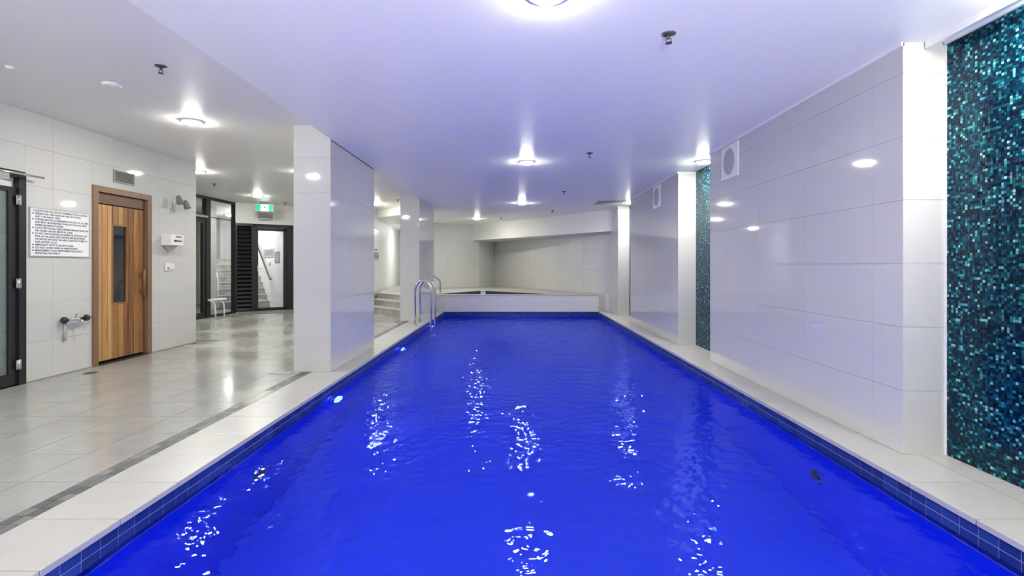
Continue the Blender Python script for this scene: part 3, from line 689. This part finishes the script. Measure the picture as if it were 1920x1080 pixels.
# vent above the sauna door
vn = wt('air_vent', 6.12, 2.22, 'dark slatted air vent on the wall above the sauna door', 'vent')
MB().box(.001, .012, -.165, -.145, -.075, .075).box(.001, .012, .145, .165, -.075, .075).box(.001, .012, -.145, .145, .06, .075).box(.001, .012, -.145, .145, -.075, -.06).build('frame', M['ventg'], vn)
MB().box(.0, .003, -.145, .145, -.06, .06).build('backing', M['ventd'], vn)
for q in range(6):
    sl_ = piece('slat', vn, (.008, 0, -.05+q*.02), (.002, .29, .014), M['ventg']); sl_.rotation_euler = (0, .7, 0)
# twin head fitting
tl = wt('twin_spotlight', 7.03, 2.03, 'small grey twin head spotlight on the wall beside the sauna', 'spotlight')
MB().lathe([(.03, 0), (.03, .02), (.02, .03)], (0, 0, 0), 'x').build('base', M['white'], tl)
for sy, dz in ((-.085, .03), (.06, -.02)):
    MB().tube([(.03, sy*.2, 0), (.08, sy*.7, dz*.6), (.10, sy, dz)], .010, 8).build('arm', M['mgrey'], tl)
    hdm = MB().tube([(.10, sy, dz+.055), (.115, sy+.008, dz+.03), (.14, sy+.02, dz-.055)], [.026, .034, .045], 16)
    hdm.build('lamp_head', M['grey'], tl)
# dispenser / phone box
bx = wt('dispenser_box', 6.89, 1.50, 'white wall box with dark lettering and a grey tapered underside', 'dispenser')
MB().box(.001, .14, -.13, .13, -.075, .075).bevel(.006).build('body', M['white'], bx)
mb = MB().prism([(.02, -.10), (.12, -.10), (.12, .04), (.02, .04)], -.15, -.075)
for v in mb.bm.verts:
    if v.co.z < -.1: v.co.y = -.03+(v.co.y+.03)*.25; v.co.x = .05+(v.co.x-.05)*.4
mb.build('hopper', M['mgrey'], bx)
MB().box(.1405, .142, -.03, .08, .035, .055).build('lettering', M['grey'], bx)
mb = MB().box(.1405, .142, -.02, .09, -.02, -.004); mb.prism([(.1405, -.07), (.142, -.07), (.142, -.02), (.1405, -.02)], -.026, .002); mb.build('arrow', M['ink'], bx)
# socket
so = wt('wall_socket', 6.93, 1.135, 'small white socket with a button below the dispenser box', 'socket')
MB().box(.001, .02, -.10, -.01, -.055, .055).bevel(.005).build('plate', M['white'], so); MB().box(.001, .012, .0, .09, -.04, .045).bevel(.003).build('side_plate', M['cream'], so)
MB().lathe([(.013, 0), (.013, .012)], (.02, -.055, -.02), 'x', 12).build('button', M['grey'], so)
# tap mixer
tp = wt('wall_tap', 5.40, .575, 'chrome wall mixer tap with two dark knobs near the floor', 'tap')
MB().tube([(.05, -.10, 0), (.05, .10, .0)], .017, 12).build('body', M['chrome'], tp)
for sy in (-.13, .12):
    MB().lathe([(.014, 0), (.014, .05)], (0, sy*.8, 0), 'x', 12).build('wall_flange', M['chrome'], tp)
    MB().lathe([(.018, 0), (.036, .008), (.036, .028), (.022, .045)] if sy > 0 else [(.022, -.045), (.036, -.028), (.036, -.008), (.018, 0)], (.05, sy*.95, 0), 'y', 16).build('knob', M['blackp'], tp)
MB().tube([(.05, 0, .015), (.055, -.005, .05), (.07, -.02, .06)], .008, 8).tube([(.05, .0, -.005), (.10, .015, -.015), (.12, .02, -.05)], .011, 8).build('spout', M['chrome'], tp)
MB().tube([(.05, .165, 0), (.055, .205, .008)], .006, 8).build('lever', M['blackp'], tp)
# water stain below the tap, built as a short tapering tube
hs = MB().tube([(.0, 0, 0), (.0, .002, -.09), (-.004, 0, -.2)], [.009, .012, .015], 8).build('stain_trail', M['mgrey']); hs.location = (XL+.018, 5.30, .55)
tag(hs, 'short grey water stain below the wall tap, built as a tube', 'hose')
# round floor drain
fd = empty('floor_drain', (-4.55, 5.40, 0)); tag(fd, 'dark round drain in the floor by the sauna door', 'drain')
fd.location = ((170-VX)*(1081/(700-VY))/F, 1081/(700-VY), 0)
MB().lathe([(.065, 0), (.065, .003), (.06, .004)], (0, 0, 0)).build('rim', M['ventg'], fd); MB().lathe([(.058, .003), (.058, .006)], (0, 0, 0)).build('grate', M['blackp'], fd)

# ------------------------------------------------------------------ ceiling fittings
def make_downlight(lab):
    o = empty('downlight'); tag(o, lab, 'light', 'round ceiling downlights')
    MB().lathe([(.112, 0), (.110, -.010), (.092, -.016)], (0, 0, 0), 'z', 32).build('rim', M['white'], o)
    MB().lathe([(.086, -.014), (.078, -.024), (.052, -.033), (.02, -.036)], (0, 0, 0), 'z', 32).build('diffuser', M['lens'], o)
    return o
dl = make_downlight('ceiling light above the pool at the top of the picture'); dl.location = (.16, 2.50, ZP)
for x, y, z, lab in ((.15, 6.56, ZP, 'ceiling light over the middle of the pool, larger of two in line'), (.15, 10.9, ZP, 'ceiling light over the far half of the pool before the spa'),
    (-1.1, 14.5, ZP, 'small distant ceiling light over the spa near the beam end'), (2.45, 6.52, ZP, 'ceiling light in the middle mosaic niche'),
    (2.45, 10.75, ZP, 'ceiling light in the far niche beside the grey slot'), (2.49-.02, 2.35, ZP, 'ceiling light above the large mosaic panel'),
    (-3.40, 5.27, ZL, 'bright ceiling light over the deck before the sauna door'), (-3.40, 8.12, ZL, 'ceiling light hidden behind the near column'),
    (-5.1, 8.07, ZL, 'ceiling light just past the sauna wall corner'), (-3.40, 12.3, ZL, 'ceiling light before the steps behind the columns'),
    (-3.40, 2.42, ZL, 'ceiling light over the deck outside the picture'), (-3.40, -.4, ZL, 'ceiling light over the deck behind the viewpoint'), (-3.4, -3.3, ZL, 'added ceiling light over the deck close to the rear windows'), (.15, -4.2, ZP, 'added ceiling light over the pool close to the rear windows'),  # rearmost pair of downlights is unseen, added for more bounce onto the ceiling
    (.15, -.9, ZP, 'ceiling light over the pool behind the viewpoint'), (-5.6, 10.9, ZL, 'ceiling light hidden behind the near column by the entrance')):
    dup(dl, (x, y, z), lab)
# unseen lamps added to brighten passage, stairwell and lobby
for x, y, lab in ((-3.3, 17.0, 'added passage ceiling lamp hidden behind the far column'), (*T(1.3, .6), 'added stairwell ceiling lamp behind the entrance door'), (*T(3.0, .7), 'added upper stairwell ceiling lamp behind the glass'), (-8.1, 12.0, 'added lobby ceiling lamp behind the glass screen')):
    o = empty('added_lamp', (x, y, 2.46 if x > -4 else ZL)); tag(o, lab, 'light')
    MB().lathe([(.17, 0), (.17, -.03), (.15, -.035)], (0, 0, 0), 'z', 32).build('base', M['white'], o)
    MB().lathe([(.145, -.034), (.12, -.06), (.05, -.07)], (0, 0, 0), 'z', 32).build('diffuser', M['lensr'], o)
def make_sprinkler(lab):
    o = empty('sprinkler'); tag(o, lab, 'sprinkler', 'ceiling sprinkler heads')
    MB().lathe([(.042, 0), (.042, -.004), (.020, -.012)], (0, 0, 0), 'z', 20).build('escutcheon', M['spr'], o)
    MB().tube([(0, 0, -.01), (0, 0, -.03)], .009, 8).tube([(-.013, 0, -.028), (-.015, 0, -.04), (0, 0, -.055)], .003, 6).tube([(.013, 0, -.028), (.015, 0, -.04), (0, 0, -.055)], .003, 6).build('body', M['spr'], o)
    MB().lathe([(.02, -.053), (.02, -.056)], (0, 0, 0), 'z', 16).build('deflector', M['spr'], o)
    return o
spk = make_sprinkler('largest dark sprinkler head on the ceiling over the pool'); spk.location = (.9, 2.94, ZP)
for x, y, z, lab in ((.90, 6.06, ZP, 'sprinkler head above the pool beyond the largest one'), (.90, 9.2, ZP, 'sprinkler head beside the far pool ceiling light'),
    (.92, 12.4, ZP, 'tiny sprinkler head just before the beam over the spa'), (-.4, 14.3, ZP, 'tiny sprinkler head near the small distant ceiling light'),
    (-2.70, 3.82, ZL, 'dark sprinkler head over the deck before the near column'), (-5.6, 9.33, ZL, 'sprinkler head on the ceiling past the sauna wall corner'),
    (-5.55, 12.1, ZL, 'tiny sprinkler head between exit sign and near column'), (-2.71, 11.6, ZL, 'tiny sprinkler head left visible beside the far column')):
    dup(spk, (x, y, z), lab)
o = empty('smoke_detector', (-3.38, 4.2, ZL)); tag(o, 'flat white disc detector on the ceiling over the deck', 'detector')
MB().lathe([(.07, 0), (.07, -.012), (.05, -.02)], (0, 0, 0), 'z', 28).build('body', M['white'], o); MB().lathe([(.02, -.02), (.015, -.025)], (0, 0, 0), 'z', 16).build('cap', M['cream'], o)
o = empty('small_detector', (-3.86, 3.83, ZL)); tag(o, 'tiny white sensor on the ceiling next to the flat disc detector', 'detector')
MB().lathe([(.028, 0), (.026, -.012), (.012, -.02)], (0, 0, 0), 'z', 20).build('body', M['white'], o)
# slot vent on the ceiling
sv_ = empty('ceiling_vent', (2.03, 10.78, ZP)); tag(sv_, 'long dark grey slot grille on the ceiling by the far pier', 'vent')
MB().box(-.30, .30, -.33, -.30, -.012, 0).box(-.30, .30, .30, .33, -.012, 0).box(-.30, -.27, -.30, .30, -.012, 0).box(.27, .30, -.30, .30, -.012, 0).build('frame', M['mgrey'], sv_)
MB().box(-.27, .27, -.30, .30, -.004, -.001).build('backing', M['ventd'], sv_)
for q in range(9): piece('slat', sv_, (0, -.26+q*.065, -.008), (.54, .03, .004), M['ventg'])
# round grilles high on the piers
def round_grille(yc_, zc, lab):
    o = empty('round_grille', (XR, yc_, zc)); tag(o, lab, 'vent', 'square plates with round grilles on the piers')
    MB().box(-.012, -.001, -.215, .215, -.185, .185).bevel(.003, 1).build('plate', M['white'], o)
    MB().lathe([(.135, -.020), (.145, -.012)], (0, 0, 0), 'x', 40).build('grille', M['disc'], o)
    MB().lathe([(.152, -.014), (.152, -.010)], (0, 0, 0), 'x', 40).build('ring', M['cream'], o)
    return o
round_grille(5.50, 2.29, 'large square white plate with round grey grille on the long pier')
round_grille(8.33, 2.29, 'smaller looking square plate with round grille on the middle pier')

# ------------------------------------------------------------------ pool ladder
ld = empty('pool_ladder', (PL, 9.9, 0)); tag(ld, 'stainless steel pool ladder with two arched handrails', 'ladder')
def arch(yr):
    pts = [(-.14, yr, 0), (-.14, yr, .62)]
    for k in range(1, 13):
        a = PI-PI*k/12; pts.append((.015+.155*math.cos(a), yr, .66+.20*math.sin(a)))
    pts += [(.17, yr, .5), (.165, yr, 0), (.12, yr, -.35), (.10, yr, -1.1)]
    return pts
for yr in (-.24, .22):
    r_ = MB().tube(arch(yr), .021, 14).build('handrail', M['steel'], ld)
    MB().lathe([(.045, 0), (.045, .010), (.026, .028)], (-.14, yr, 0), 'z', 20).build('foot_flange', M['steel'], r_)
for z in (-.22, -.47, -.72, -.97):
    MB().box(.08, .17, -.22, .20, z-.012, z+.012).bevel(.004, 1).build('tread', M['steel'], ld)
# spa handrail
hr = empty('spa_handrail', (-1.98, 13.1, ZS)); tag(hr, 'bent steel handrail rising behind the ladder by the spa', 'handrail')
MB().tube([(.02, 0, 0), (.02, 0, .30), (.0, .0, .34), (-.22, -.0, .50), (-.30, 0, .52), (-.32, 0, .46), (-.32, 0, 0)], .018, 12).build('rail', M['grey'], hr)
MB().lathe([(.04, 0), (.04, .01), (.02, .02)], (.02, 0, 0), 'z', 16).build('foot_flange', M['steel'], hr)

# ------------------------------------------------------------------ underwater lamps and wall fittings
def pool_lamp(x, y, z, side, lab, axis='x'):
    o = empty('underwater_light', (x, y, z)); tag(o, lab, 'pool light', 'underwater pool lamps')
    s = side
    pr = [(.13, 0), (.13, .02), (.10, .035)]; pl_ = [(.10, .03), (.09, .05), (.04, .06)]
    if s < 0: pr = [(r, -h) for r, h in pr]; pl_ = [(r, -h) for r, h in pl_]
    MB().lathe(pr, (0, 0, 0), axis, 28).build('rim', M['steel'], o); MB().lathe(pl_, (0, 0, 0), axis, 28).build('lens', M['plens'], o)
    return o
for y, lab in ((5.0, 'glowing underwater lamp on the deck side, larger of the white spots'), (7.9, 'glowing underwater lamp beyond the near column, smaller white spot'), (10.8, 'glowing underwater lamp just below the ladder')):
    pool_lamp(PL-.02, y, -.36, 1, lab)
pool_lamp(PL-.02, 1.6, -.5, 1, 'underwater lamp on the deck side below the picture')
for y in (1.2, 4.0, 7.0, 10.0):
    pass
pool_lamp(.15, YN, -.6, 1, 'underwater lamp in the end wall behind the viewpoint', 'y')
def inlet(x, y, z, side, lab):
    o = empty('return_inlet', (x, y, z)); tag(o, lab, 'pool fitting', 'dark round inlets on the pool walls'); s = side
    a = [(.07, 0), (.07, .008*s), (.05, .016*s)]; b = [(.045, .014*s), (.04, .018*s)]
    if s < 0: pass
    MB().lathe(a, (0, 0, 0), 'x', 24).build('rim', M['blackp'], o); MB().lathe(b, (0, 0, 0), 'x', 24).build('nozzle', M['ventd'], o)
inlet(PL-.02, 3.55, -.68, 1, 'dark round inlet under water on the deck side')
inlet(PR+.02, 3.5, -.68, -1, 'dark round inlet under water on the pier side')
